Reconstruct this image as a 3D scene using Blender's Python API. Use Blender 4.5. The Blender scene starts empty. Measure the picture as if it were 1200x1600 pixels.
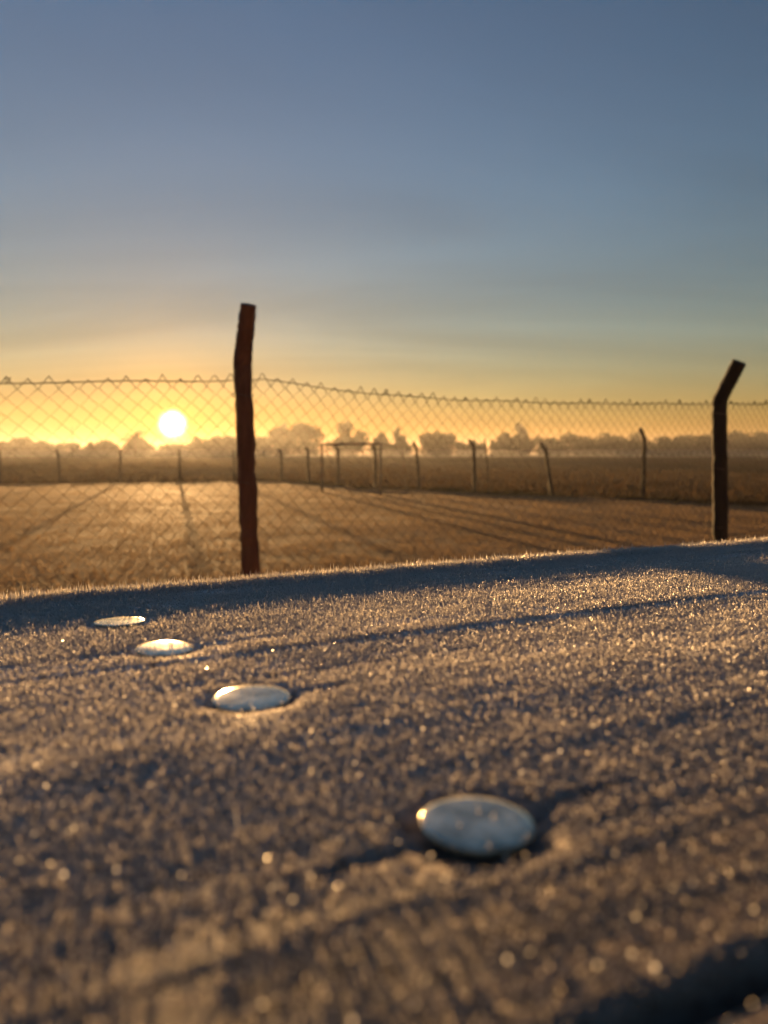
import bpy, math, random
import numpy as np
from mathutils import Vector

# ------------------------------------------------------------------ camera, sky, sun
S = bpy.context.scene
C = S.collection
R = math.radians
FPX, CXP, HORIZON = 1209.0, 600.0, 708.0          # focal length in photo pixels, centre column, horizon row
PITCH = math.atan((800.0 - HORIZON) / FPX)

cam_d = bpy.data.cameras.new('camera')
cam = bpy.data.objects.new('camera', cam_d); C.objects.link(cam)
cam.location = (0, 0, 0)
cam.rotation_euler = (math.pi / 2 - PITCH, 0, 0)
cam_d.sensor_fit = 'VERTICAL'; cam_d.sensor_height = 24.0
cam_d.lens = 24.0 * FPX / 1600.0
cam_d.clip_start = 0.005; cam_d.clip_end = 6000
cam_d.dof.use_dof = True
cam_d.dof.focus_distance = 0.43
cam_d.dof.aperture_fstop = cam_d.lens / 2.25
S.camera = cam

SUN_EL, SUN_AZ = R(2.05), R(-15.2)                  # azimuth measured from +Y towards +X
SUN_DIR = Vector((math.sin(SUN_AZ) * math.cos(SUN_EL), math.cos(SUN_AZ) * math.cos(SUN_EL), math.sin(SUN_EL)))

W = bpy.data.worlds.new('World'); S.world = W; W.use_nodes = True
nt = W.node_tree; nt.nodes.clear()
def wn(t, **k):
    n = nt.nodes.new(t)
    for a, b in k.items(): setattr(n, a, b)
    return n
out = wn('ShaderNodeOutputWorld'); bg = wn('ShaderNodeBackground')
sky = wn('ShaderNodeTexSky', sky_type='NISHITA', sun_disc=False, sun_elevation=SUN_EL,
         sun_rotation=SUN_AZ, altitude=200, air_density=1.5, dust_density=0.17, ozone_density=3.6)
bg.inputs['Strength'].default_value = 0.05
# the sun's own disc and the mist-brightened aureole round it, as radiance of the sky
geo = wn('ShaderNodeTexCoord')
dot = wn('ShaderNodeVectorMath', operation='DOT_PRODUCT'); dot.inputs[1].default_value = SUN_DIR
nrm = wn('ShaderNodeVectorMath', operation='NORMALIZE')
nt.links.new(geo.outputs['Generated'], nrm.inputs[0]); nt.links.new(nrm.outputs[0], dot.inputs[0])
ac = wn('ShaderNodeMath', operation='ARCCOSINE'); nt.links.new(dot.outputs['Value'], ac.inputs[0])
disc = wn('ShaderNodeMapRange', interpolation_type='SMOOTHSTEP')
disc.inputs['From Min'].default_value = R(1.4); disc.inputs['From Max'].default_value = R(0.3)
nt.links.new(ac.outputs[0], disc.inputs['Value'])
dm = wn('ShaderNodeVectorMath', operation='SCALE'); dm.inputs[0].default_value = (200, 128, 30)
dp = wn('ShaderNodeMath', operation='POWER'); dp.inputs[1].default_value = 2.5
nt.links.new(disc.outputs[0], dp.inputs[0]); nt.links.new(dp.outputs[0], dm.inputs['Scale'])
add = wn('ShaderNodeVectorMath', operation='ADD')
nt.links.new(sky.outputs[0], add.inputs[0]); nt.links.new(dm.outputs[0], add.inputs[1])
# aureole: sunlight scattered forward by the mist round the disc
ex = wn('ShaderNodeMath', operation='MULTIPLY'); ex.inputs[1].default_value = -1 / R(2.6); nt.links.new(ac.outputs[0], ex.inputs[0])
ee = wn('ShaderNodeMath', operation='EXPONENT'); nt.links.new(ex.outputs[0], ee.inputs[0])
am = wn('ShaderNodeVectorMath', operation='SCALE'); am.inputs[0].default_value = (4.0, 1.7, 0.10); nt.links.new(ee.outputs[0], am.inputs['Scale'])
ad2 = wn('ShaderNodeVectorMath', operation='ADD'); nt.links.new(add.outputs[0], ad2.inputs[0]); nt.links.new(am.outputs[0], ad2.inputs[1])
# thin veil of high cloud, streaked along the horizon (projected on a flat layer overhead)
sp = wn('ShaderNodeSeparateXYZ'); nt.links.new(nrm.outputs[0], sp.inputs[0])
zz = wn('ShaderNodeMath', operation='ADD'); zz.inputs[1].default_value = 0.12; nt.links.new(sp.outputs['Z'], zz.inputs[0])
zm = wn('ShaderNodeMath', operation='MAXIMUM'); zm.inputs[1].default_value = 0.04; nt.links.new(zz.outputs[0], zm.inputs[0])
dx = wn('ShaderNodeMath', operation='DIVIDE'); nt.links.new(sp.outputs['X'], dx.inputs[0]); nt.links.new(zm.outputs[0], dx.inputs[1])
dy = wn('ShaderNodeMath', operation='DIVIDE'); nt.links.new(sp.outputs['Y'], dy.inputs[0]); nt.links.new(zm.outputs[0], dy.inputs[1])
cb = wn('ShaderNodeCombineXYZ'); nt.links.new(dx.outputs[0], cb.inputs[0]); nt.links.new(dy.outputs[0], cb.inputs[1])
cmp_ = wn('ShaderNodeMapping'); cmp_.inputs['Rotation'].default_value = (0, 0, R(52)); cmp_.inputs['Scale'].default_value = (0.35, 1.0, 1); nt.links.new(cb.outputs[0], cmp_.inputs[0])
cn = wn('ShaderNodeTexNoise'); cn.inputs['Scale'].default_value = 0.8; cn.inputs['Detail'].default_value = 5; cn.inputs['Roughness'].default_value = 0.5; cn.inputs['Distortion'].default_value = 1.2
nt.links.new(cmp_.outputs[0], cn.inputs['Vector'])
cr_ = wn('ShaderNodeMapRange', interpolation_type='SMOOTHSTEP'); cr_.inputs['From Min'].default_value = 0.3; cr_.inputs['From Max'].default_value = 0.75; cr_.inputs['To Min'].default_value = 0.93; cr_.inputs['To Max'].default_value = 1.2
nt.links.new(cn.outputs['Fac'], cr_.inputs['Value'])
cs = wn('ShaderNodeVectorMath', operation='SCALE'); nt.links.new(ad2.outputs[0], cs.inputs[0]); nt.links.new(cr_.outputs[0], cs.inputs['Scale'])
nt.links.new(cs.outputs[0], bg.inputs['Color']); nt.links.new(bg.outputs[0], out.inputs['Surface'])

sl = bpy.data.lights.new('sun', 'SUN'); sl.energy = 5.0; sl.angle = R(0.53); sl.color = (1.0, 0.55, 0.20)
sun = bpy.data.objects.new('sun', sl); C.objects.link(sun)
sun.rotation_euler = (-SUN_DIR).to_track_quat('-Z', 'Y').to_euler()

vs = S.view_settings
S.display_settings.display_device = 'sRGB'
vs.view_transform = 'Standard'; vs.look = 'None'; vs.gamma = 1; vs.use_curve_mapping = False
vs.exposure = 2.1
cy = S.cycles
S.render.engine = 'CYCLES'
cy.use_denoising = True
cy.max_bounces = 10; cy.diffuse_bounces = 8; cy.glossy_bounces = 3; cy.transmission_bounces = 8
cy.volume_bounces = 0; cy.transparent_max_bounces = 8
cy.sample_clamp_indirect = 6

# ------------------------------------------------------------------ helpers
rng = np.random.default_rng(7); random.seed(7)
GZ = -1.70                                          # the sports field, eye height 1.70 m above it
def ray(px, py):
    u, v = (px - CXP) / FPX, (800.0 - py) / FPX
    return np.array([u, math.cos(PITCH) + v * math.sin(PITCH), v * math.cos(PITCH) - math.sin(PITCH)])
def on_ground(px, py, z=GZ):
    d = ray(px, py); t = z / d[2]
    return d * t
def at_depth(px, py, Y):
    d = ray(px, py); return d * (Y / d[1])

def link(name, me, parent=None, mat=None):
    o = bpy.data.objects.new(name, me); C.objects.link(o)
    if parent is not None: o.parent = parent
    if mat is not None: me.materials.append(mat)
    return o
def mesh_np(name, V, F, smooth=False):
    """V (n,3), F (m,k) with constant k"""
    V = np.asarray(V, np.float32); F = np.asarray(F, np.int32)
    me = bpy.data.meshes.new(name)
    me.vertices.add(len(V)); me.vertices.foreach_set('co', V.ravel())
    k = F.shape[1]
    me.loops.add(F.size); me.loops.foreach_set('vertex_index', F.ravel())
    me.polygons.add(len(F)); me.polygons.foreach_set('loop_start', np.arange(0, F.size, k, dtype=np.int32))
    me.update(calc_edges=True); me.validate()
    if smooth: me.polygons.foreach_set('use_smooth', np.ones(len(F), bool))
    return me
def empty(name, loc, label=None, cat=None, group=None):
    o = bpy.data.objects.new(name, None); C.objects.link(o); o.location = loc
    o.empty_display_size = 0.1
    tag(o, label, cat, group); return o
def tag(o, label=None, cat=None, group=None, kind=None):
    if label: o['label'] = label
    if cat: o['category'] = cat
    if group: o['group'] = group
    if kind: o['kind'] = kind
    return o

class MB:
    def __init__(s): s.v = []; s.f = []
    def tube(s, pts, rad, sides=8, jit=0.0, cap=True):
        pts = [Vector(p) for p in pts]; n = len(pts)
        rad = [rad] * n if np.isscalar(rad) else rad
        base = len(s.v); prev = None
        for i, p in enumerate(pts):
            t = (pts[min(i + 1, n - 1)] - pts[max(i - 1, 0)]).normalized()
            if prev is None:
                a = t.cross(Vector((0.3, 1, 0.1)));
                if a.length < 1e-3: a = t.cross(Vector((1, 0, 0)))
            else: a = prev - t * prev.dot(t)
            a.normalize(); prev = a; b = t.cross(a)
            for k in range(sides):
                g = 2 * math.pi * k / sides
                r = rad[i] * (1 + random.uniform(-jit, jit))
                s.v.append(p + (a * math.cos(g) + b * math.sin(g)) * r)
        for i in range(n - 1):
            for k in range(sides):
                k2 = (k + 1) % sides
                s.f.append((base + i * sides + k, base + i * sides + k2, base + (i + 1) * sides + k2, base + (i + 1) * sides + k))
        if cap:
            s.f.append(tuple(base + k for k in range(sides))[::-1])
            s.f.append(tuple(base + (n - 1) * sides + k for k in range(sides)))
    def box(s, lo, hi, M=None):
        b = len(s.v)
        for z in (lo[2], hi[2]):
            for x, y in ((lo[0], lo[1]), (hi[0], lo[1]), (hi[0], hi[1]), (lo[0], hi[1])):
                p = Vector((x, y, z)); s.v.append(M(p) if M else p)
        for f in ((3, 2, 1, 0), (4, 5, 6, 7), (0, 1, 5, 4), (1, 2, 6, 5), (2, 3, 7, 6), (3, 0, 4, 7)):
            s.f.append(tuple(b + i for i in f))
    def build(s, name, mat, parent=None, smooth=False):
        me = bpy.data.meshes.new(name); me.from_pydata([tuple(v) for v in s.v], [], s.f); me.update()
        if smooth: me.polygons.foreach_set('use_smooth', np.ones(len(me.polygons), bool))
        return link(name, me, parent, mat)

# value noise on numpy arrays
_T = rng.random((256, 256)).astype(np.float32)
def vnoise(x, y):
    xi = np.floor(x).astype(int); yi = np.floor(y).astype(int)
    fx = x - xi; fy = y - yi
    fx = fx * fx * (3 - 2 * fx); fy = fy * fy * (3 - 2 * fy)
    g = lambda i, j: _T[i % 256, j % 256]
    return (g(xi, yi) * (1 - fx) + g(xi + 1, yi) * fx) * (1 - fy) + (g(xi, yi + 1) * (1 - fx) + g(xi + 1, yi + 1) * fx) * fy
def fbm(x, y, n=4):
    s = 0; a = 0.5
    for i in range(n):
        s = s + a * vnoise(x + 17.3 * i, y + 9.1 * i); x = x * 2.03; y = y * 2.03; a *= 0.5
    return s

def mat_new(name):
    m = bpy.data.materials.new(name); m.use_nodes = True
    t = m.node_tree; t.nodes.clear()
    o = t.nodes.new('ShaderNodeOutputMaterial')
    return m, t, o
def N(t, typ, **k):
    n = t.nodes.new(typ)
    for a, b in k.items():
        if a in n.inputs.keys(): n.inputs[a].default_value = b
        else: setattr(n, a, b)
    return n
def noise_mat(name, c1, c2, scale=5, spec=0.25, rough=0.9, stretch=(1, 1, 1), bump=0.3, bdist=0.01, detail=6, metallic=0, trans=0.0, tcol=None, c3=None, scale3=1.0):
    m, t, o = mat_new(name)
    tc = N(t, 'ShaderNodeTexCoord'); mp = N(t, 'ShaderNodeMapping'); mp.inputs['Scale'].default_value = stretch
    t.links.new(tc.outputs['Object'], mp.inputs[0])
    nz = N(t, 'ShaderNodeTexNoise', Scale=scale, Detail=detail, Roughness=0.6); t.links.new(mp.outputs[0], nz.inputs['Vector'])
    mr = N(t, 'ShaderNodeMapRange'); mr.inputs[1].default_value = 0.3; mr.inputs[2].default_value = 0.7
    t.links.new(nz.outputs['Fac'], mr.inputs[0])
    mx = N(t, 'ShaderNodeMix', data_type='RGBA'); mx.inputs[6].default_value = (*c1, 1); mx.inputs[7].default_value = (*c2, 1)
    t.links.new(mr.outputs[0], mx.inputs[0]); col = mx.outputs[2]
    if c3:
        n3 = N(t, 'ShaderNodeTexNoise', Scale=scale3, Detail=4); t.links.new(mp.outputs[0], n3.inputs['Vector'])
        r3 = N(t, 'ShaderNodeMapRange'); r3.inputs[1].default_value = 0.45; r3.inputs[2].default_value = 0.65
        t.links.new(n3.outputs['Fac'], r3.inputs[0])
        m3 = N(t, 'ShaderNodeMix', data_type='RGBA'); m3.inputs[7].default_value = (*c3, 1)
        t.links.new(r3.outputs[0], m3.inputs[0]); t.links.new(col, m3.inputs[6]); col = m3.outputs[2]
    b = N(t, 'ShaderNodeBsdfPrincipled'); b.inputs['Roughness'].default_value = rough; b.inputs['Metallic'].default_value = metallic
    b.inputs['Specular IOR Level'].default_value = spec
    t.links.new(col, b.inputs['Base Color'])
    if bump:
        bp = N(t, 'ShaderNodeBump', Strength=bump, Distance=bdist); t.links.new(nz.outputs['Fac'], bp.inputs['Height'])
        t.links.new(bp.outputs[0], b.inputs['Normal'])
    sh = b.outputs[0]
    if trans:
        tr = N(t, 'ShaderNodeBsdfTranslucent')
        if tcol: tr.inputs['Color'].default_value = (*tcol, 1)
        else: t.links.new(col, tr.inputs['Color'])
        ms = N(t, 'ShaderNodeMixShader', Fac=trans); t.links.new(sh, ms.inputs[1]); t.links.new(tr.outputs[0], ms.inputs[2]); sh = ms.outputs[0]
    t.links.new(sh, o.inputs['Surface'])
    return m

# ------------------------------------------------------------------ materials
M = {}
M['ground'] = noise_mat('frosted_field', (0.17, 0.105, 0.05), (0.33, 0.215, 0.11), spec=0.025, scale=0.9, bump=0.6, bdist=0.03, detail=10, c3=(0.11, 0.075, 0.045), scale3=0.16)
M['veld_soil'] = noise_mat('veld_soil', (0.03, 0.02, 0.012), (0.13, 0.088, 0.05), spec=0.0, scale=0.12, bump=0.5, bdist=0.05, detail=8, c3=(0.045, 0.03, 0.018), scale3=0.03)
M['blade'] = noise_mat('frosted_grass', (0.20, 0.13, 0.062), (0.34, 0.23, 0.12), spec=0.04, scale=3, bump=0, trans=0.45)
M['veld'] = noise_mat('dry_veld_grass', (0.03, 0.02, 0.011), (0.13, 0.085, 0.046), spec=0.0, scale=0.5, bump=0, trans=0.25)
M['weed'] = noise_mat('dead_weeds', (0.045, 0.032, 0.018), (0.09, 0.06, 0.03), spec=0.0, scale=4, bump=0, trans=0.2)
M['postA'] = noise_mat('post_glare_brown', (0.075, 0.040, 0.027), (0.15, 0.075, 0.048), scale=25, stretch=(1, 1, 0.2), bump=0.7, bdist=0.004)  # lens glare put into the colour: redder and lighter than the other posts
M['postB'] = noise_mat('post_dark', (0.012, 0.012, 0.011), (0.026, 0.025, 0.023), scale=25, stretch=(1, 1, 0.2), bump=0.7, bdist=0.004)
M['postC'] = noise_mat('post_weathered', (0.02, 0.016, 0.012), (0.04, 0.031, 0.024), scale=15, stretch=(1, 1, 0.2), bump=0.5, bdist=0.004)
M['wire'] = noise_mat('galvanised_wire', (0.06, 0.05, 0.04), (0.11, 0.09, 0.07), scale=80, rough=0.8, bump=0, metallic=0.0)
M['goal'] = noise_mat('goal_paint', (0.035, 0.03, 0.028), (0.085, 0.08, 0.08), scale=4, rough=0.85, bump=0.1, c3=(0.13, 0.06, 0.035), scale3=3)
M['leaf'] = noise_mat('leaf', (0.035, 0.04, 0.022), (0.075, 0.075, 0.04), spec=0.0, scale=0.4, bump=0, trans=0.12)
M['bark'] = noise_mat('bark', (0.06, 0.045, 0.035), (0.13, 0.10, 0.08), scale=2, bump=0.4, bdist=0.05)

# wood with a thin rime film on its high grain
def wood_mat():
    m, t, o = mat_new('weathered_wood')
    tc = N(t, 'ShaderNodeTexCoord'); mp = N(t, 'ShaderNodeMapping'); mp.inputs['Scale'].default_value = (2.2, 26, 26)
    t.links.new(tc.outputs['Object'], mp.inputs[0])
    g = N(t, 'ShaderNodeTexNoise', Scale=9.0, Detail=9, Roughness=0.65); t.links.new(mp.outputs[0], g.inputs['Vector'])
    cr = N(t, 'ShaderNodeValToRGB'); e = cr.color_ramp.elements
    e[0].position = 0.3; e[0].color = (0.035, 0.020, 0.012, 1); e[1].position = 0.72; e[1].color = (0.20, 0.118, 0.068, 1)
    t.links.new(g.outputs['Fac'], cr.inputs[0])
    f = N(t, 'ShaderNodeTexNoise', Scale=420.0, Detail=4, Roughness=0.7); t.links.new(tc.outputs['Object'], f.inputs['Vector'])
    fr = N(t, 'ShaderNodeMapRange'); fr.inputs[1].default_value = 0.30; fr.inputs[2].default_value = 0.56
    t.links.new(f.outputs['Fac'], fr.inputs[0])
    sx = N(t, 'ShaderNodeSeparateXYZ'); t.links.new(tc.outputs['Object'], sx.inputs[0])
    th = N(t, 'ShaderNodeMapRange'); th.inputs[1].default_value = 0.08; th.inputs[2].default_value = 0.25; th.inputs[3].default_value = 0.14; th.inputs[4].default_value = 1.0  # rime thins towards the near boards; far film whitened to lift the shade
    t.links.new(sx.outputs['Y'], th.inputs[0])
    fm = N(t, 'ShaderNodeMath', operation='MULTIPLY'); t.links.new(th.outputs[0], fm.inputs[1]); t.links.new(fr.outputs[0], fm.inputs[0])
    mx = N(t, 'ShaderNodeMix', data_type='RGBA'); mx.inputs[7].default_value = (0.82, 0.78, 0.74, 1)
    t.links.new(fm.outputs[0], mx.inputs[0]); t.links.new(cr.outputs[0], mx.inputs[6])
    b = N(t, 'ShaderNodeBsdfPrincipled', Roughness=0.75); b.inputs['Specular IOR Level'].default_value = 0.3
    t.links.new(mx.outputs[2], b.inputs['Base Color'])
    bp = N(t, 'ShaderNodeBump', Strength=0.6, Distance=0.001); t.links.new(g.outputs['Fac'], bp.inputs['Height']); t.links.new(bp.outputs[0], b.inputs['Normal'])
    t.links.new(b.outputs[0], o.inputs['Surface']); return m
M['wood'] = wood_mat()
M['timber'] = noise_mat('bare_timber', (0.05, 0.034, 0.024), (0.14, 0.10, 0.07), scale=6, stretch=(6, 6, 0.6), bump=0.4, bdist=0.003)
def frost_mat():
    m, t, o = mat_new('hoar_frost')
    d = N(t, 'ShaderNodeBsdfDiffuse'); d.inputs['Color'].default_value = (0.88, 0.86, 0.83, 1)
    tr = N(t, 'ShaderNodeBsdfTranslucent'); tr.inputs['Color'].default_value = (0.95, 0.91, 0.86, 1)
    gl = N(t, 'ShaderNodeBsdfGlossy', Roughness=0.3); gl.inputs['Color'].default_value = (0.9, 0.9, 0.9, 1)
    m1 = N(t, 'ShaderNodeMixShader', Fac=0.7); t.links.new(d.outputs[0], m1.inputs[1]); t.links.new(tr.outputs[0], m1.inputs[2])
    m2 = N(t, 'ShaderNodeMixShader', Fac=0.10); t.links.new(m1.outputs[0], m2.inputs[1]); t.links.new(gl.outputs[0], m2.inputs[2])
    t.links.new(m2.outputs[0], o.inputs['Surface']); return m
M['frost'] = frost_mat()
def glint_mat():
    m, t, o = mat_new('clear_ice')
    gl = N(t, 'ShaderNodeBsdfGlossy', Roughness=0.27); gl.inputs['Color'].default_value = (0.95, 0.95, 0.95, 1)
    tr = N(t, 'ShaderNodeBsdfTranslucent'); tr.inputs['Color'].default_value = (0.8, 0.8, 0.8, 1)
    m2 = N(t, 'ShaderNodeMixShader', Fac=0.5); t.links.new(tr.outputs[0], m2.inputs[1]); t.links.new(gl.outputs[0], m2.inputs[2])
    t.links.new(m2.outputs[0], o.inputs['Surface']); return m
M['glint'] = glint_mat()
def steel_mat():
    m, t, o = mat_new('galvanised_bolt')
    tc = N(t, 'ShaderNodeTexCoord')
    n1 = N(t, 'ShaderNodeTexNoise', Scale=130.0, Detail=7, Roughness=0.65); t.links.new(tc.outputs['Object'], n1.inputs['Vector'])
    mp = N(t, 'ShaderNodeMapping'); mp.inputs['Scale'].default_value = (900, 60, 60); t.links.new(tc.outputs['Object'], mp.inputs[0])
    n2 = N(t, 'ShaderNodeTexNoise', Scale=1.0, Detail=3); t.links.new(mp.outputs[0], n2.inputs['Vector'])
    cr = N(t, 'ShaderNodeValToRGB'); e = cr.color_ramp.elements
    e[0].position = 0.38; e[0].color = (0.36, 0.34, 0.26, 1); e[1].position = 0.6; e[1].color = (0.88, 0.82, 0.64, 1)
    t.links.new(n1.outputs['Fac'], cr.inputs[0])
    b = N(t, 'ShaderNodeBsdfPrincipled', Metallic=0.55)
    t.links.new(cr.outputs[0], b.inputs['Base Color'])
    rr = N(t, 'ShaderNodeMapRange'); rr.inputs[3].default_value = 0.09; rr.inputs[4].default_value = 0.2; t.links.new(n1.outputs['Fac'], rr.inputs[0]); t.links.new(rr.outputs[0], b.inputs['Roughness'])
    ad = N(t, 'ShaderNodeMath', operation='ADD'); t.links.new(n1.outputs['Fac'], ad.inputs[0]); t.links.new(n2.outputs['Fac'], ad.inputs[1])
    bp = N(t, 'ShaderNodeBump', Strength=0.12, Distance=0.0003); t.links.new(ad.outputs[0], bp.inputs['Height']); t.links.new(bp.outputs[0], b.inputs['Normal'])
    t.links.new(b.outputs[0], o.inputs['Surface']); return m
M['bolt'] = steel_mat()

# ------------------------------------------------------------------ ground: field, and the bank the table stands on
BA = R(26.6)                                        # the boards run 26.6 degrees off the picture plane
EA = np.array([math.cos(BA), math.sin(BA)]); NA = np.array([-math.sin(BA), math.cos(BA)])
def ground_z(x, y):
    s = x * NA[0] + y * NA[1]
    k = np.clip((s - 0.9) / 1.6, 0, 1); k = k * k * (3 - 2 * k)
    z = GZ + 0.88 * (1 - k)
    d = np.hypot(x, y)
    z = z + 0.05 * (fbm(x * 0.23 + 40, y * 0.23 + 40, 3) - 0.44) * np.clip((d - 6) / 10, 0, 1) * np.clip(1.6 - d / 90, 0.25, 1)
    return z
def spaced(far, near, n):
    g = np.geomspace(near, far, n); return np.concatenate([-g[::-1], [0], g])
gx = spaced(1250, 0.25, 110); gy = np.concatenate([-np.geomspace(0.3, 60, 20)[::-1], np.arange(0, 60, 0.4), np.geomspace(60, 1250, 60)])
GX, GY = np.meshgrid(gx, gy)
V = np.stack([GX, GY, ground_z(GX, GY)], -1).reshape(-1, 3)
nx, ny = len(gx), len(gy)
I = np.arange(nx * ny).reshape(ny, nx)
F = np.stack([I[:-1, :-1], I[:-1, 1:], I[1:, 1:], I[1:, :-1]], -1).reshape(-1, 4)
ground = link('ground', mesh_np('ground', V, F, True), None, M['ground']); ground['kind'] = 'structure'
ground.data.materials.append(M['veld_soil'])
cx = (V[F[:, 0], 0] + V[F[:, 2], 0]) / 2; cyy = (V[F[:, 0], 1] + V[F[:, 2], 1]) / 2
c_ = np.array([on_ground(415, 752), on_ground(0, 757), on_ground(1200, 790)])[:, :2]
def beyond(x, y):
    l = np.where(x < c_[0, 0], c_[0, 1] + (x - c_[0, 0]) * (c_[1, 1] - c_[0, 1]) / (c_[1, 0] - c_[0, 0]), c_[0, 1] + (x - c_[0, 0]) * (c_[2, 1] - c_[0, 1]) / (c_[2, 0] - c_[0, 0]))
    return y > l
ground.data.polygons.foreach_set('material_index', beyond(cx, cyy).astype(np.int32))

def blades(name, P, hmin, hmax, wid, mat, lean=0.35):
    n = len(P)
    h = rng.uniform(hmin, hmax, n); az = rng.uniform(0, 2 * np.pi, n); w = wid * rng.uniform(0.6, 1.4, n)
    side = np.stack([np.cos(az), np.sin(az), 0 * az], -1) * w[:, None]
    la = rng.uniform(0, 2 * np.pi, n); lv = rng.uniform(0, lean, n) * h
    tip = P + np.stack([np.cos(la) * lv, np.sin(la) * lv, h], -1)
    V = np.stack([P - side, P + side, tip], 1).reshape(-1, 3)
    F = np.arange(3 * n).reshape(n, 3)
    return link(name, mesh_np(name, V, F), None, mat)
def wedge_points(n, y0, y1, half, power):
    y = (rng.random(n) * (y1 ** power - y0 ** power) + y0 ** power) ** (1 / power)
    x = rng.uniform(-half, half, n) * y
    return x, y
# short frosted turf of the pitch
x, y = wedge_points(360000, 3.0, 46, 0.66, 1.1); k = ~beyond(x, y) & (rng.random(len(x)) < np.clip((y - 2) / 5, 0.15, 1)); x, y = x[k], y[k]
k = fbm(x * 1.6, y * 1.6, 3) > 0.12 + 0.34 * rng.random(len(x)); x, y = x[k], y[k]
tag(blades('frosted_turf', np.stack([x, y, ground_z(x, y) - 0.004], -1), 0.012, 0.036, 0.008, M['blade']), kind='stuff')
# rough veld beyond the far fence
x, y = wedge_points(100000, 24, 330, 0.56, 1.0); k = beyond(x, y + 0.2); x, y = x[k], y[k]
k = fbm(x * 0.06, y * 0.03, 3) > 0.25 + 0.3 * rng.random(len(x)); x, y = x[k], y[k]
tag(blades('dry_veld', np.stack([x, y, ground_z(x, y) - 0.02], -1), 0.08, 0.30, 0.05, M['veld']), kind='stuff')

x = rng.uniform(-58, -14, 22000); y = rng.uniform(50, 100, 22000)
k = (fbm(x * 0.16, y * 0.07, 3) > 0.44 + 0.16 * rng.random(len(x))) & (np.abs(x) < y * .56) & (x < -0.20 * y - 8 * vnoise(y * .2, y * 0)); x, y = x[k], y[k]
tag(blades('burnt_scrub', np.stack([x, y, ground_z(x, y) - 0.02], -1), 0.10, 0.42, 0.05, M['weed'], 0.7), kind='stuff')

# ------------------------------------------------------------------ near chain-link fence
dF = np.array([0.827, 0.562]); 
pL = np.array([-0.60, 3.43]); pR = np.array([2.36, 5.44])
fL = float(np.hypot(*(pR - pL))); fd = (pR - pL) / fL
fence = empty('chain_link_fence', (pL[0], pL[1], GZ),
              'chain-link fence on cranked posts close behind the frosted table', 'fence')
def crank_post(name, base, knee, top, r0, r1, r2, mat, parent, sides=14, jit=0.06):
    mb = MB(); base, knee, top = Vector(base), Vector(knee), Vector(top)
    off = parent.matrix_basis.translation if parent else Vector()
    pts, rad = [], []
    n = 60 if sides > 8 else 16
    for i in range(n):
        f = i / n; p = base.lerp(knee, f)
        pts.append(p + Vector((random.uniform(-1, 1), random.uniform(-1, 1), 0)) * r0 * 0.05); rad.append((r0 + (r1 - r0) * f) * (random.uniform(.88, .97) if random.random() < .2 else 1))
    pts.append(knee + (base - knee).normalized() * r1 * 0.35 ); rad.append(r1)
    pts.append(knee + (top - knee).normalized() * r1 * 0.35); rad.append(r1 * 1.02)
    m = 20 if sides > 8 else 7
    for i in range(1, m + 1):
        f = i / m; pts.append(knee.lerp(top, 0.12 + 0.88 * f)); rad.append(r1 + (r2 - r1) * f)
    pts.append(top + (top - knee).normalized() * r2 * 0.12); rad.append(r2 * 0.86)
    mb.tube([p - off for p in pts], rad, sides, jit)
    return mb.build(name, mat, parent, smooth=False)
def gz1(x, y): return float(ground_z(np.array([x]), np.array([y]))[0])
posts = []
a = at_depth(379, 566, 3.43); t_ = at_depth(388, 477, 3.36); b0 = at_depth(392, 893, 3.43); 
sl_ = (b0 - a) / (b0[2] - a[2])
base = a + sl_ * (GZ - 0.1 - a[2])
crank_post('fence_post', base, a, t_, 0.044, 0.040, 0.034, M['postA'], fence, jit=0.07)
a2 = at_depth(1124, 626, 5.44); t2 = at_depth(1155, 566, 5.34); b2 = at_depth(1126, 840, 5.44)
sl2 = (b2 - a2) / (b2[2] - a2[2]); base2 = a2 + sl2 * (GZ - 0.1 - a2[2])
crank_post('fence_post', base2, a2, t2, 0.056, 0.049, 0.049, M['postB'], fence, jit=0.05)
for q in (-1, 2):
    p = pL + fd * fL * q
    crank_post('fence_post', (p[0], p[1], GZ - 0.1), (p[0], p[1], 0.37), (p[0] + .08, p[1] - .12, 0.65), 0.05, 0.045, 0.04, M['postB'], fence)

# top line of the mesh: pulled up at each post, sagging between
def top_z(l):
    q = l / fL
    ks = np.array([-1.0, -0.55, -0.32, -0.18, -0.02, 0.03, 0.10, 0.2, 0.35, 0.6, 0.85, 1.0, 1.3, 1.6, 2.0])
    zs = np.array([0.33, 0.245, 0.252, 0.282, 0.318, 0.330, 0.312, 0.290, 0.283, 0.296, 0.325, 0.345, 0.38, 0.36, 0.36])
    return np.interp(q, ks, zs)
DW, DH = 0.075, 0.069
off3 = np.array([pL[0], pL[1], GZ])
def fpt(l, z, n=0.0):
    return Vector((fd[0] * l - fd[1] * (n + 0.0), fd[1] * l + fd[0] * (n + 0.0), z - GZ))
NSET = 0.055                                        # mesh hangs on the far face of the posts
mb = MB()
l0, l1 = -fL, 2 * fL
ncol = int((l1 - l0) / (DW / 2))
rows = int(1.95 / (DH / 2))
peak = [random.choice((.010, .016, .024, .030)) for _ in range(ncol + 4)]
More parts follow.
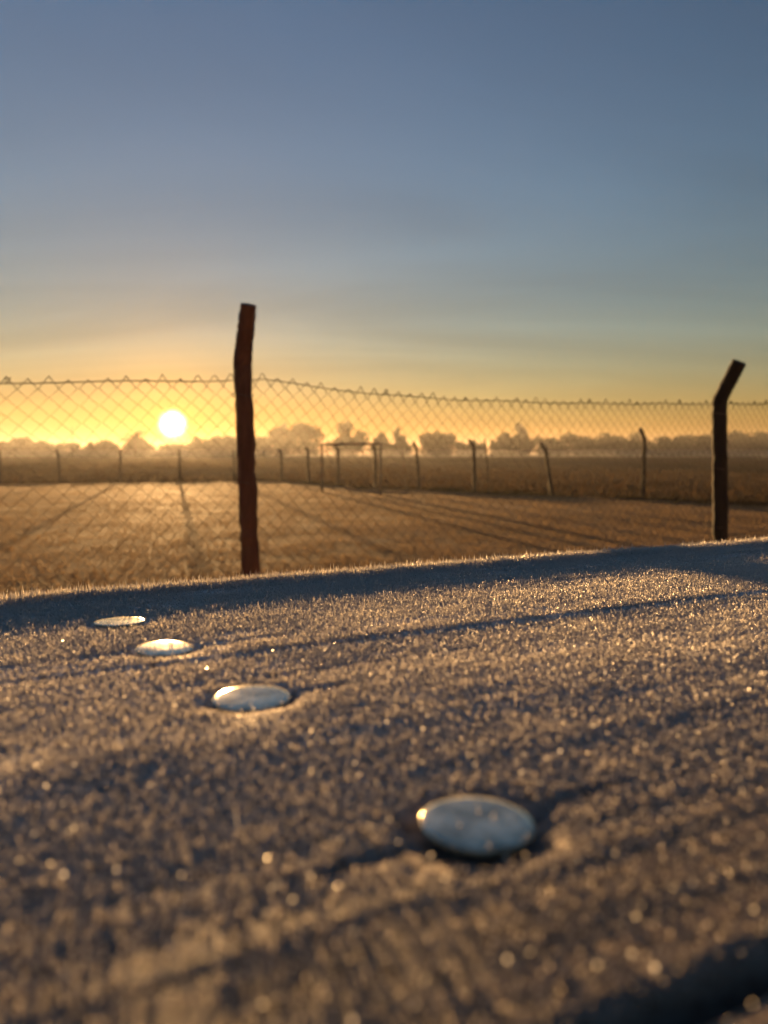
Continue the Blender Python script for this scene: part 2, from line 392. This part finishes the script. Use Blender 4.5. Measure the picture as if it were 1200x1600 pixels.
for c in range(0, ncol, 2):
    # one woven zigzag strand, running from the knuckle at the top to the ground
    pts = []
    lc = l0 + c * DW / 2
    wob = random.uniform(-.004, .004)
    near = -2.2 < lc < 1.6 * fL
    for r in range(0, rows + 1):
        l = lc + (DW / 2 if r % 2 else 0) + wob + 0.006 * math.sin(lc * 3.1 + r * 0.5)
        zt = float(top_z(l))
        z = zt + (peak[c] if r == 0 else 0.012) - r * DH / 2 - (0.012 - 0.012 * (r < 1))
        if r: z += 0.010
        bul = 0.02 * math.sin(lc * 2.0) * math.sin(r * 0.12)
        pts.append(fpt(l, z, NSET + bul + (0.003 if r % 2 else -0.003)))
    mb.tube(pts, [.0023, .0021] + [.00145] * (len(pts) - 2), 4, 0, cap=False)
    if c + 2 < ncol:
        pts2 = []
        for r in range(0, rows + 1):
            l = lc + DW + (-DW / 2 if r % 2 else 0) - wob * 0.5 + 0.006 * math.sin(lc * 3.1 + r * 0.5)
            zt = float(top_z(l)); z = zt + (peak[c + 2] if r == 0 else 0.010) - r * DH / 2
            bul = 0.02 * math.sin(lc * 2.0) * math.sin(r * 0.12)
            pts2.append(fpt(l, z, NSET + bul - (0.003 if r % 2 else -0.003)))
        mb.tube(pts2, [.0023, .0021] + [.00145] * (len(pts2) - 2), 4, 0, cap=False)
    # twisted barbs (knuckles) standing above the line wire
    for dl in ((-0.006, 0.007) if random.random() < .3 else ()):
        mb.tube([fpt(lc + dl * .3, float(top_z(lc)) + 0.0, NSET), fpt(lc + dl + random.uniform(-.01, .01), float(top_z(lc)) + peak[c] * .8 + random.uniform(0.001, 0.005), NSET + random.uniform(-.01, .01))], 0.0022, 4, 0)
mb.build('wire_mesh', M['wire'], fence)
for q, rr_, cen in ((0, 0.048, a), (1, 0.058, a2)):
    for dz in (-0.07, -0.45, -0.86):
        mb = MB(); zc = float(top_z(q * fL)) + dz
        ctr = Vector((cen[0], cen[1], zc)) - Vector((off3[0], off3[1], GZ)) 
        mb.tube([ctr + Vector((math.cos(t) * rr_, math.sin(t) * rr_, 0.006 * math.sin(t * 2 + q))) for t in np.linspace(0, 6.6, 20)], 0.0022, 5, 0)
        mb.build('tie_wire', M['wire'], fence)
mb = MB()
mb.tube([fpt(l, float(top_z(l)) + 0.003 * math.sin(l * 9), NSET - 0.006) for l in np.arange(l0, l1 + 0.01, 0.08)], 0.0027, 5, 0)
mb.build('line_wire', M['wire'], fence)
mb = MB()
mb.tube([fpt(l, float(top_z(l)) - 0.95 + 0.01 * math.sin(l * 1.7), NSET - 0.006) for l in np.arange(l0, l1 + 0.01, 0.12)], 0.0024, 5, 0)
mb.build('line_wire', M['wire'], fence)

# ------------------------------------------------------------------ far perimeter fence
o0 = on_ground(415, 752)
far = empty('perimeter_fence', (o0[0], o0[1], GZ), 'far fence of thin cranked posts enclosing the pitch behind the goal', 'fence')
fps = [  # base x,y  knee x,y  top x,y in the photograph, radius
    (0, 757, 0, 714, 0, 704), (94, 754, 91, 712, 89, 703), (188, 753, 188, 711, 188, 702), (281, 753, 280, 711, 280, 703), (366, 752, 365, 711, 364, 702),
    (440, 752, 439.5, 707, 435, 702), (481.5, 755.5, 481.5, 705, 478, 699), (529, 759.5, 528, 702, 522, 694), (587, 762.5, 586, 702, 582, 695),
    (655, 765.5, 651, 703, 645.5, 690.5), (742, 770.5, 740, 697, 732.5, 687), (863, 775.5, 853, 704, 845, 691.5), (1004, 781, 1007.5, 686, 1000.5, 669), (1215, 791, 1213, 672, 1205, 655)]
fw = []
for (bx, by, kx, ky, tx, ty) in fps:
    b = on_ground(bx, by); Yb = b[1]
    k_ = at_depth(kx, ky, Yb); t_ = at_depth(tx, ty, Yb)
    b[2] = gz1(b[0], b[1]) - 0.05
    r = 0.055 if bx < 400 else 0.08
    crank_post('fence_post', b, k_, t_, r * 1.15, r, r * 0.85, M['postC'], far, sides=7, jit=0.08)
    fw.append((b, k_))
for f in (0.35, 0.66, 0.97):
    mb = MB()
    mb.tube([Vector(b * (1 - f) + k_ * f) + Vector((0, 0.06, 0)) - Vector(far.location) for b, k_ in fw], 0.006, 4, 0)
    mb.build('line_wire', M['wire'], far)
# a thin leaning pole standing by it
b = on_ground(764, 772.5); t_ = at_depth(757.5, 686, b[1])
mb = MB(); mb.tube([Vector((0, 0, -.05)), Vector(t_ - b) * 0.5 + Vector((.03, 0, 0)), Vector(t_ - b)], [0.035, .032, .028], 7, 0.05)
o = mb.build('leaning_pole', M['postC']); o.location = b
tag(o, 'thin straight pole leaning beside a cranked post of the far fence', 'pole')

# weeds and dead grass left along the far fence's foot
P = []
for (b1, _), (b2_, _) in zip(fw[:-1], fw[1:]):
    L = np.linalg.norm(b2_ - b1); n = int(L * 170)
    f = rng.random(n)[:, None]; p = b1 * (1 - f) + b2_ * f
    p[:, 0] += rng.normal(0, .14, n); p[:, 1] += rng.normal(0.1, .22, n); P.append(p)
P = np.concatenate(P); P = P[fbm(P[:, 0] * 1.3, P[:, 1] * 1.3, 3) + 0.25 * rng.random(len(P)) > 0.48]
P[:, 2] = ground_z(P[:, 0], P[:, 1]) - 0.01
tag(blades('fence_foot_weeds', P, 0.08, 0.28, 0.018, M['weed'], 0.6), kind='stuff')
def weed_clump(px, py, h, r, n, label):
    b = on_ground(px, py); b[2] = gz1(b[0], b[1])
    q = np.stack([rng.normal(0, r * .45, n), rng.normal(0, r * .45, n), np.zeros(n)], -1)
    hh = h * (0.4 + 0.6 * rng.random(n)) * np.exp(-(np.hypot(q[:, 0], q[:, 1]) / (r * 1.1)) ** 2)
    o = blades('weed_clump', q, 0.9, 1.0, 0.014, M['weed'])
    co = np.empty(len(o.data.vertices) * 3, np.float32); o.data.vertices.foreach_get('co', co); co = co.reshape(-1, 3, 3)
    co[:, 2, 2] = hh; co[:, 2, :2] = co[:, 0, :2] * 1.5 + rng.normal(0, .3 * r, (n, 2))
    # leaflets along the stems
    m = n * 5; k = rng.integers(0, n, m); f = rng.random(m)[:, None]
    c = co[k, 0] * (1 - f) + co[k, 2] * f; e = rng.normal(0, 1, (m, 3, 3)) * 0.028
    Vv = np.concatenate([co.reshape(-1, 3), (c[:, None, :] + e).reshape(-1, 3)])
    o.data = mesh_np('weed_clump', Vv, np.arange(len(Vv)).reshape(-1, 3)); o.data.materials.append(M['weed'])
    o.location = b; tag(o, label, 'weeds')
weed_clump(1055, 785, 0.62, 0.13, 60, 'tall dead weed standing right of the tallest far fence post')
weed_clump(1093, 787, 0.32, 0.15, 50, 'short dead weed at the fence foot left of the dark near post')
weed_clump(692, 767, 0.36, 0.55, 220, 'low dark bush at the fence foot right of the goal')
weed_clump(797, 773, 0.34, 0.50, 200, 'low spreading weeds right of the thin leaning pole')
weed_clump(566, 764, 0.22, 0.40, 150, 'dark weeds on the ground inside the goal mouth')
weed_clump(1170, 789, 0.25, 0.5, 150, 'low weeds at the fence foot right of the dark near post')

# ------------------------------------------------------------------ goal
gl_, gr_ = on_ground(503.5, 769), on_ground(594.5, 774)
gl_[2] = gz1(gl_[0], gl_[1]); gr_[2] = gz1(gr_[0], gr_[1])
goal = empty('football_goal', tuple(gl_), 'small bare football goal frame without a net, out on the pitch', 'goal')
GH = 2.08
v = gr_ - gl_; v[2] = 0; wv = Vector(v); bk = Vector((-v[1], v[0], 0)).normalized()
if bk.x < 0: bk = -bk
Z = Vector((0, 0, 1))
def bar(name, a, b, r=0.052, mat=None):
    mb = MB(); mb.tube([a, a.lerp(b, .5) + Vector((random.uniform(-.01, .01), 0, random.uniform(-.015, 0.0))), b], r, 8, 0.02)
    return mb.build(name, mat or M['goal'], goal, smooth=True)
bar('goal_post', -Z * .1, Z * GH); bar('goal_post', wv - Z * .1, wv + Z * GH)
bar('crossbar', Z * GH, wv + Z * GH)
bar('depth_bar', wv + Z * (GH - .02), wv + bk * 1.25 + Z * (GH - .12), 0.018)
bar('stanchion', wv + bk * 1.25 + Z * (GH - .12), wv + bk * 1.55 + Z * 0.02, 0.018)
bar('stanchion', Z * (GH - .03), bk * 1.55 + Z * 0.02, 0.018)
bar('ground_bar', bk * 1.55 + Z * .03, wv + bk * 1.55 + Z * .03, 0.026)

# ------------------------------------------------------------------ trees on the misty horizon
def crown_mesh(blobs, n, size, seed):
    g = np.random.default_rng(seed)
    wts = np.array([b[3] * b[4] for b in blobs]); wts = wts / wts.sum()
    k = g.choice(len(blobs), n, p=wts)
    B = np.array(blobs)[k]
    d = g.normal(0, 1, (n, 3)); d /= np.linalg.norm(d, axis=1)[:, None]
    rr = 1.06 * g.random(n) ** 0.40
    rr *= 0.62 + 0.75 * fbm(d[:, 0] * 3 + k * 3.1, d[:, 2] * 3 + d[:, 1] * 2, 3)
    c = B[:, :3] + d * rr[:, None] * np.stack([B[:, 3], B[:, 3], B[:, 4]], -1)
    s = size * g.uniform(0.5, 1.4, n)
    e = g.normal(0, 1, (n, 3, 3)) * s[:, None, None]
    return mesh_np('crown', (c[:, None, :] + e).reshape(-1, 3), np.arange(3 * n).reshape(n, 3))
def tree(px, half, top, Y, label, shape='dome', seed=0):
    X = (px - CXP) / FPX * Y; hw = half / FPX * Y
    H = (HORIZON - top) / FPX * Y - GZ
    g = random.Random(seed * 7 + 3)
    t = empty('tree', (X, Y, GZ), label, 'tree', 'misty trees along the horizon')
    blobs = []
    if shape == 'dome':
        blobs.append((0, 0, H * .48, hw * .88, H * .46)); blobs.append((0, 0, H * .22, hw * .98, H * .24))
        for i in range(9):
            a = g.uniform(0, 6.28); r = hw * g.uniform(.3, .75)
            z = H * (0.80 - 0.42 * (r / hw) ** 2 * g.uniform(.6, 1.4)); br = hw * g.uniform(.22, .38)
            blobs.append((math.cos(a) * r, math.sin(a) * r, min(z, H - br * .8), br, br * .8))
    elif shape == 'clumpy':
        for i in range(11):
            a = g.uniform(0, 6.28); r = hw * g.uniform(.1, .8); z = H * g.uniform(.25, .86) * (1 - .25 * r / hw); br = hw * g.uniform(.28, .42)
            blobs.append((math.cos(a) * r, math.sin(a) * r, min(z, H - br), br, br * .85))
        blobs.append((g.uniform(-.2, .2) * hw, 0, H * .86, hw * .28, H * .13)); blobs.append((0, 0, H * .26, hw * 1.0, H * .30))
    elif shape == 'spire':
        for i in range(12):
            f = i / 11; r = hw * (1 - f) ** 0.8 * .55
            a = g.uniform(0, 6.28); br = max(hw * (.5 - .42 * f), .35)
            blobs.append((math.cos(a) * r, math.sin(a) * r, H * (.25 + .72 * f) , br, br * .8))
    elif shape == 'bank':
        for i in range(16):
            x = g.uniform(-.9, .9) * hw; br = H * g.uniform(.24, .36)
            blobs.append((x, g.uniform(-3, 3), H * g.uniform(.2, .8) , min(br * 1.3, hw * .34), br * .8))
    if shape in ('bank', 'spire'): blobs.append((0, 0, H * .2, hw * 1.05, H * .25))
    mb = MB()
    mb.tube([(0, 0, -.2), (g.uniform(-.1, .1), 0, H * .25), (g.uniform(-.3, .3), 0, H * .6)], [H * .028, H * .022, H * .012], 7, .05)
    for i in range(6):
        a = g.uniform(0, 6.28); z0 = H * g.uniform(.18, .45); b = g.choice(blobs)
        mb.tube([(0, 0, z0), (b[0] * .45, b[1] * .45, z0 + (b[2] - z0) * .6), (b[0] * .9, b[1] * .9, b[2])], [H * .012, H * .009, H * .004], 5, 0)
    mb.build('trunk', M['bark'], t)
    me = crown_mesh(blobs, int(3000 + 220 * hw), 0.5, seed + 11)
    link('crown', me, t, M['leaf'])
    return t
TR = [
    (4, 20, 690, 400, 'dome', 'low hazy tree at the far left end of the horizon'),
    (37, 21, 683, 405, 'dome', 'pointed hazy tree, second from the left end of the horizon'),
    (70, 18, 689, 398, 'clumpy', 'round hazy tree left of the thin mast on the horizon'),
    (108, 20, 693, 410, 'bank', 'low hazy tree at the foot of the thin mast'),
    (143, 12, 691, 396, 'clumpy', 'small hazy tree just right of the thin mast'),
    (168, 20, 688, 405, 'dome', 'hazy tree between the thin mast and the feathery palm'),
    (214, 26, 684, 408, 'clumpy', 'dark bushy tree directly under the feathery palm'),
    (262, 40, 690, 430, 'bank', 'low wide tree mass directly below the rising sun'),
    (322, 28, 683, 410, 'bank', 'hazy tree just right of the rising sun'),
    (360, 26, 680, 405, 'dome', 'hazy tree half hidden behind the red brown near post'),
    (408, 20, 682, 415, 'bank', 'low hazy tree just right of the red brown near post'),
    (440, 23, 661, 400, 'clumpy', 'tall tree, left half of the big pair left of the goal'),
    (477, 33, 658, 396, 'dome', 'tall spreading tree, right half of the big pair left of the goal'),
    (546, 34, 658, 402, 'clumpy', 'tall lopsided tree rising above the goal crossbar'),
    (594, 16, 676, 420, 'clumpy', 'small faint tree behind the right goal post'),
    (622, 22, 668, 408, 'spire', 'pointed ragged tree just right of the goal'),
    (684, 31, 673, 398, 'dome', 'smooth dome shaped tree right of the pointed ragged tree'),
    (735, 22, 689, 425, 'bank', 'low hazy trees behind the thin leaning pole'),
    (786, 22, 675, 404, 'clumpy', 'broad tree right of the leaning pole, joined to a taller one'),
    (814, 20, 661, 400, 'clumpy', 'tall narrow tree with a tufted top, right of the leaning pole'),
    (862, 26, 683, 412, 'bank', 'low hazy tree above the most slanted far fence post'),
    (918, 38, 677, 405, 'bank', 'wide hazy tree left of the tallest far fence post'),
    (972, 34, 675, 410, 'bank', 'wide hazy tree directly behind the tallest far fence post'),
    (1035, 38, 681, 402, 'bank', 'wide low tree right of the tallest far fence post'),
    (1090, 34, 680, 412, 'bank', 'wide low tree left of the dark near post'),
    (1150, 36, 675, 405, 'bank', 'wide hazy tree right of the dark near post'),
    (1205, 36, 676, 410, 'bank', 'hazy tree at the far right end of the horizon'),
]
for i, (px, hf, tp, Y, sh, lb) in enumerate(TR): tree(px, hf, tp, Y, lb, sh, i + 1)

# feathery palm left of the sun
def palm():
    Y = 360; X = (212 - CXP) / FPX * Y; H = (HORIZON - 687) / FPX * Y - GZ
    t = empty('palm_tree', (X, Y, GZ), 'feathery palm with drooping fronds just left of the rising sun', 'palm')
    mb = MB(); mb.tube([(0, 0, -.2), (.2, 0, H * .5), (0, 0, H)], [.6, .5, .4], 8, .05); mb.build('trunk', M['bark'], t)
    Vv, Ff = [], []
    for i in range(17):
        a = 6.283 * i / 17 + random.uniform(-.15, .15); el = random.uniform(.25, 1.15); L = random.uniform(6.0, 9.0)
        p = Vector((0, 0, H)); d = Vector((math.cos(a) * math.cos(el), math.sin(a) * math.cos(el), math.sin(el)))
        mb = MB(); pts = []
        for k_ in range(9):
            pts.append(p.copy()); p = p + d * L / 8; d = (d + Vector((0, 0, -.13))).normalized()
        mb.tube(pts, [.08 - .007 * q for q in range(9)], 4, 0)
        for k_ in range(1, 9):
            tg = (pts[k_] - pts[k_ - 1]).normalized(); sd = tg.cross(Vector((0, 0, 1)))
            if sd.length < .05: continue
            sd.normalize()
            for s_ in (-1, 1):
                for w in (0, .5):
                    c0 = pts[k_ - 1].lerp(pts[k_], w); ln = .9 * (1.1 - k_ / 10)
                    bb = len(mb.v); mb.v += [c0, c0 + tg * .5, c0 + sd * s_ * ln * 1.25 + tg * .5 - Vector((0, 0, .35))]; mb.f.append((bb, bb + 1, bb + 2))
        mb.build('frond', M['leaf'], t)
palm()
Ym = 300; mx_ = (115 - CXP) / FPX * Ym
mb = MB(); hm = (HORIZON - 667) / FPX * Ym - GZ
mb.tube([(0, 0, -.2), (0, 0, hm * .5), (0.05, 0, hm)], [.16, .12, .08], 8); mb.tube([(-.5, 0, hm * .93), (.5, 0, hm * .93)], .05, 5)
o = mb.build('mast', M['postC']); o.location = (mx_, Ym, GZ); tag(o, 'thin mast above the hazy trees left of the sun', 'mast')

# ------------------------------------------------------------------ haze
def vol_box(name, lo, hi, dens, col, g):
    mb = MB(); mb.box(lo, hi)
    m, t, o = mat_new(name)
    pv = N(t, 'ShaderNodeVolumePrincipled'); pv.inputs['Density'].default_value = dens; pv.inputs['Color'].default_value = (*col, 1); pv.inputs['Anisotropy'].default_value = g
    t.links.new(pv.outputs[0], o.inputs['Volume'])
    ob = mb.build(name, m); ob['kind'] = 'stuff'; return ob
vol_box('mist', (-330, 335, GZ - .4), (330, 425, GZ + 3.2), 0.0028, (0.95, 0.95, 0.95), 0.3)
vol_box('haze', (-1300, -120, GZ - 1.1), (1300, 1300, 17.5), 0.00026, (0.95, 0.95, 0.95), 0.5)

# ------------------------------------------------------------------ the frosted table
H0 = 0.066                                          # lens height above the boards
table = empty('wooden_table', (0, 0, -H0), 'frost covered table of weathered planks with four round bolt heads', 'table')
table.rotation_euler = (0, 0, BA)
A0, A1 = -0.62, 1.05                                # extent along the boards
PL = [(0.2405, 0.402), (0.060, 0.2378), (-0.100, 0.056)]  # near and far edge of each board (towards / away from the sun)
BOLTS = []
for (px, py) in ((745, 1281), (393, 1089), (257, 1012), (187, 962)):
    g = on_ground(px, py, -H0 + (0.0055 if py > 1200 else 0.0036 if py > 1050 else 0.0012)); BOLTS.append((g[0] * EA[0] + g[1] * EA[1], g[0] * NA[0] + g[1] * NA[1]))
CR = [  # checks in the wood: (a0, a1, s at a0, s at a1, width, depth)
    (-0.45, -0.005, 0.150, 0.153, 0.0008, 0.003), (0.12, 0.55, 0.128, 0.134, 0.0006, 0.003),
    (BOLTS[0][0] - 0.035, BOLTS[0][0] + 0.036, BOLTS[0][1] - 0.003, BOLTS[0][1] + 0.002, 0.0010, 0.003),
    (BOLTS[2][0] - 0.035, BOLTS[2][0] + 0.05, BOLTS[2][1], BOLTS[2][1], 0.0020, 0.004),
    (BOLTS[1][0] - 0.02, BOLTS[1][0] + 0.03, BOLTS[1][1], BOLTS[1][1], 0.0016, 0.004),
    (-0.3, 0.2, 0.205, 0.210, 0.0010, 0.003), (0.2, 0.7, 0.181, 0.188, 0.0012, 0.003), (0.1, 0.9, 0.352, 0.356, 0.0008, 0.002)]
def crack_d(a, s):
    """signed strength 0..1 of the nearest check, and depth"""
    dep = np.zeros_like(a)
    for (a0, a1, s0, s1, w, d) in CR:
        f = (a - a0) / (a1 - a0); sc = s0 + (s1 - s0) * f + 0.0025 * (fbm(a * 22 + s0 * 90, a * 0 + 3.3 + s0 * 50, 3) - .44)
        taper = np.clip(np.minimum(f, 1 - f) * 7, 0, 1)
        ww = w * (0.5 + vnoise(a * 60 + s0 * 70, a * 0 + .5)) * taper + 1e-6
        dep = np.maximum(dep, d * taper * np.exp(-((s - sc) / ww) ** 2))
    return dep
def plank_z(i, a, s):
    s0, s1 = PL[i]; w = s1 - s0; q = (s - s0) / w
    z = 0.0004 * (fbm(a * 4 + 3, s * 45 + 8, 3) - 0.44) + 0.0005 * (fbm(a * 9, s * 210, 3) - .44)
    if i == 0:
        z = z + 0.0026 - 0.047 * (np.minimum(s, 0.350) - 0.24) + 0.0024 * np.clip((s - 0.343) / 0.052, 0, 1) ** 1.5
        z = z - 0.0008 - 0.0018 * np.clip((0.12 - a) / 0.35, 0, 1)
        z = z - 0.0035 * np.clip((s - 0.394) / 0.008, 0, 1) ** 2
    elif i == 1:
        z = z + 0.0010 - 0.044 * (np.maximum(s, 0.165) - 0.2375) + 0.009 * np.clip(0.165 - s, 0, 1)
    else:
        z = z + 0.0046 - 0.02 * (s - 0.060)
    e = np.minimum(q, 1 - q) * w
    z = z - 0.0014 * np.clip(1 - e / 0.0025, 0, 1) ** 2
    for (ba, bs), hr in zip(BOLTS, (0.0112, 0.0108, 0.0103, 0.0104)):
        z = z - 0.0024 * np.clip(1 - (np.hypot(a - ba, s - bs) - hr) / 0.0016, 0, 1)
    return z - crack_d(a, s)
def in_view(a, s, pad=0.03):
    x = a * EA[0] + s * NA[0]; y = a * EA[1] + s * NA[1]
    return (np.abs(x) < 0.52 * y + pad) & (y > 0.06)

def make_needles(a, s, z, h, w, g):
    """three-sided spires of ice, flattened and leaning at random"""
    n = len(a)
    az = g.uniform(0, 2 * np.pi, n); tl = np.abs(g.normal(0, 0.34, n)); ta = g.uniform(0, 2 * np.pi, n)
    ax = np.stack([np.sin(tl) * np.cos(ta), np.sin(tl) * np.sin(ta), np.cos(tl)], -1)
    P = np.stack([a, s, z - 0.0002], -1)
    u = np.stack([np.cos(az), np.sin(az), 0 * az], -1)
    u -= ax * (u * ax).sum(1)[:, None]; u /= np.linalg.norm(u, axis=1)[:, None]
    v = np.cross(ax, u)
    lift = (h * g.uniform(.15, .55, n))[:, None] * ax   # widest part of the crystal stands clear of the wood
    fl = g.uniform(.25, .8, n)[:, None]; ww = w[:, None]
    V = np.stack([P, P + lift + u * ww, P + lift - u * ww * .6 + v * ww * fl, P + ax * h[:, None]], 1).reshape(-1, 3)
    b = (np.arange(n) * 4)[:, None]
    F = np.concatenate([b + np.array([[0, 2, 1]]), b + np.array([[0, 1, 3]]), b + np.array([[1, 2, 3]]), b + np.array([[2, 0, 3]])], 1).reshape(-1, 3)
    return V, F
def ring_z(i, ba, bs):
    k = np.arange(24) * math.pi / 12
    return float(np.median(plank_z(i, ba + .017 * np.cos(k), bs + .017 * np.sin(k))))
for i, (s0, s1) in enumerate(PL):
    # board: displaced top sheet closed by sides and an underside
    ga = np.arange(A0, A1 + 1e-6, 0.005); gs = np.linspace(s0, s1, 126)
    AA, SS = np.meshgrid(ga, gs); ZZ = plank_z(i, AA, SS)
    na_, ns_ = len(ga), len(gs)
    top = np.stack([AA, SS, ZZ], -1).reshape(-1, 3); bot = np.stack([AA, SS, np.full_like(AA, -0.042)], -1).reshape(-1, 3)
    I = np.arange(na_ * ns_).reshape(ns_, na_)
    F = [np.stack([I[:-1, :-1], I[:-1, 1:], I[1:, 1:], I[1:, :-1]], -1).reshape(-1, 4)]
    def side(idx, flip):
        q = np.stack([idx[:-1], idx[1:], idx[1:] + na_ * ns_, idx[:-1] + na_ * ns_], -1)
        return q[:, ::-1] if flip else q
    F += [side(I[0], True), side(I[-1], False), side(I[:, 0], False), side(I[:, -1], True)]
    J = I + na_ * ns_
    F.append(np.array([[J[0, 0], J[-1, 0], J[-1, -1], J[0, -1]]]))
    pl = link('plank', mesh_np('plank', np.concatenate([top, bot]), np.concatenate(F), True), table, M['wood'])
    # hoar frost standing on it
    g = np.random.default_rng(50 + i)
    area = (A1 - A0) * (s1 - s0) * 1e6
    n = int(area * 3.4)
    a = g.uniform(A0, A1, n); s = g.uniform(s0 + .0004, s1 - .0004, n)
    keep = in_view(a, s) | (g.random(n) < 0.07)
    dens = 0.5 * fbm(a * 55, s * 80, 3) + 0.5 * fbm(a * 11 + 5, s * 150, 3)
    keep &= g.random(n) < np.clip(0.80 + 3.2 * (dens - 0.43), .10, 1) * np.interp(s, [.05, .09, .16], [0.35, 0.6, 1.0])
    cd = crack_d(a, s); keep &= cd < 0.0007 + 0.0012 * g.random(n)
    for (ba, bs), er in zip(BOLTS, (0.0118, 0.0110, 0.0101, 0.0101)):
        rr = np.hypot((a - ba) * .9, s - bs) + 0.003 * (vnoise(a * 260, s * 260) - .5)
        keep &= rr > er + 0.0016 * g.random(n)
    a, s = a[keep], s[keep]
    z = plank_z(i, a, s)
    big = fbm(a * 40 + 9, s * 60 + 4, 3)
    hs = np.interp(s, [-.1, .06, .10, .16, .22, .25, .30, .41], [.22, .24, .30, .42, .52, .58, .60, .60])
    ws = np.interp(s, [-.1, .06, .10, .16, .22, .25, .30, .41], [.46, .50, .55, .60, .66, .68, .70, .72])
    h = (0.0011 + 0.0027 * g.random(len(a)) ** 1.5) * (0.68 + 0.42 * big + 0.36 * fbm(a * 9, s * 22 + 6, 3)) * hs
    h *= np.where(g.random(len(a)) < 0.10, 1.55, 1.0) * (1 + 0.9 * np.clip((s - 0.376) / 0.010, 0, 1))
    for (ba, bs) in BOLTS:
        h *= np.clip((np.hypot(a - ba, s - bs) - .0095) / .006, .35, 1)
    w = (0.00020 + 0.00026 * g.random(len(a))) * ws
    V, F = make_needles(a, s, z, h, w, g)
    fr = link('frost', mesh_np('frost', V, F), pl, M['frost']); fr['kind'] = 'stuff'
    # larger clear plates that catch the sun
    m = 900
    a = g.uniform(A0, A1, m * 6); s = g.uniform(s0, s1, m * 6); k = in_view(a, s, .01); a, s = a[k][:m], s[k][:m]; m = len(a)
    z = plank_z(i, a, s) + g.uniform(.0012, .0026, m)
    c = np.stack([a, s, z], -1); e1 = g.normal(0, 1, (m, 3)); e1 /= np.linalg.norm(e1, axis=1)[:, None]
    e2 = np.cross(e1, g.normal(0, 1, (m, 3))); e2 /= np.linalg.norm(e2, axis=1)[:, None]
    r = g.uniform(.00014, .00034, m)[:, None]
    V = np.stack([c + (e1 * math.cos(t) + e2 * math.sin(t)) * r for t in np.arange(6) * math.pi / 3], 1).reshape(-1, 3)
    ic = link('ice_crystals', mesh_np('ice_crystals', V, np.arange(6 * m).reshape(m, 6)), pl, M['glint']); ic['kind'] = 'stuff'

# bolts: shallow domed heads standing a little proud in a frost-free ring
BT = [(0.014, 0.01, .0094, .0006), (0.024, -0.01, .0099, .0006), (0.033, 0.03, .0094, .0010), (-0.02, 0.02, .0098, .0014)]
for (ba, bs), (tx, ty, r, hz) in zip(BOLTS, BT):
    i = 0 if bs > 0.24 else 1
    prof = [(0.0, .00012), (.35, .00011), (.65, .00009), (.86, .00005), (.982, .00000), (.995, -.00008), (1.0, -.0003), (.965, -.0010), (.60, -.0014), (.5, -.0016), (.5, -.03)]
    Vv, Ff = [], []; ns = 48
    Vv.append((0, 0, prof[0][1]))
    for (rr, zz) in prof[1:]:
        for k in range(ns): Vv.append((rr * r * math.cos(2 * math.pi * k / ns), rr * r * math.sin(2 * math.pi * k / ns), zz))
    for k in range(ns): Ff.append((0, 1 + k, 1 + (k + 1) % ns))
    for j in range(len(prof) - 2):
        for k in range(ns):
            k2 = (k + 1) % ns; Ff.append((1 + j * ns + k, 1 + (j + 1) * ns + k, 1 + (j + 1) * ns + k2, 1 + j * ns + k2))
    me = bpy.data.meshes.new('bolt'); me.from_pydata(Vv, [], Ff); me.update(); me.polygons.foreach_set('use_smooth', np.ones(len(Ff), bool))
    o = link('bolt', me, table, M['bolt']); zb = ring_z(i, ba, bs)
    o.location = (ba, bs, zb + hz); o.rotation_euler = (tx, ty, random.uniform(-.3, .3))
# a few crystals have grown on the heads as well
for bo, n in zip([o for o in table.children if o.name.startswith('bolt')], (10, 16, 60, 45)):
    g = np.random.default_rng(n); R_ = max(v.co.x for v in bo.data.vertices)
    th = g.uniform(0, 2 * np.pi, n); r = R_ * np.where(g.random(n) < .75, g.uniform(.9, .985, n), g.uniform(.2, .9, n))
    Vn, Fn = make_needles(r * np.cos(th), r * np.sin(th), np.full(n, .0001), g.uniform(.0004, .0013, n), g.uniform(.00010, .00022, n), g)
    f = link('frost', mesh_np('frost', Vn, Fn), bo, M['frost']); f['kind'] = 'stuff'
# frame below: two cross bearers and four legs
for a in (-0.45, 0.88):
    mb = MB(); mb.box((a - .03, -.09, -.092), (a + .03, .39, -.0425)); mb.build('bearer', M['timber'], table)
    for s in (-.05, .35):
        mb = MB(); mb.box((a - .035, s - .035, -.78), (a + .035, s + .035, -.0925)); mb.build('leg', M['timber'], table)
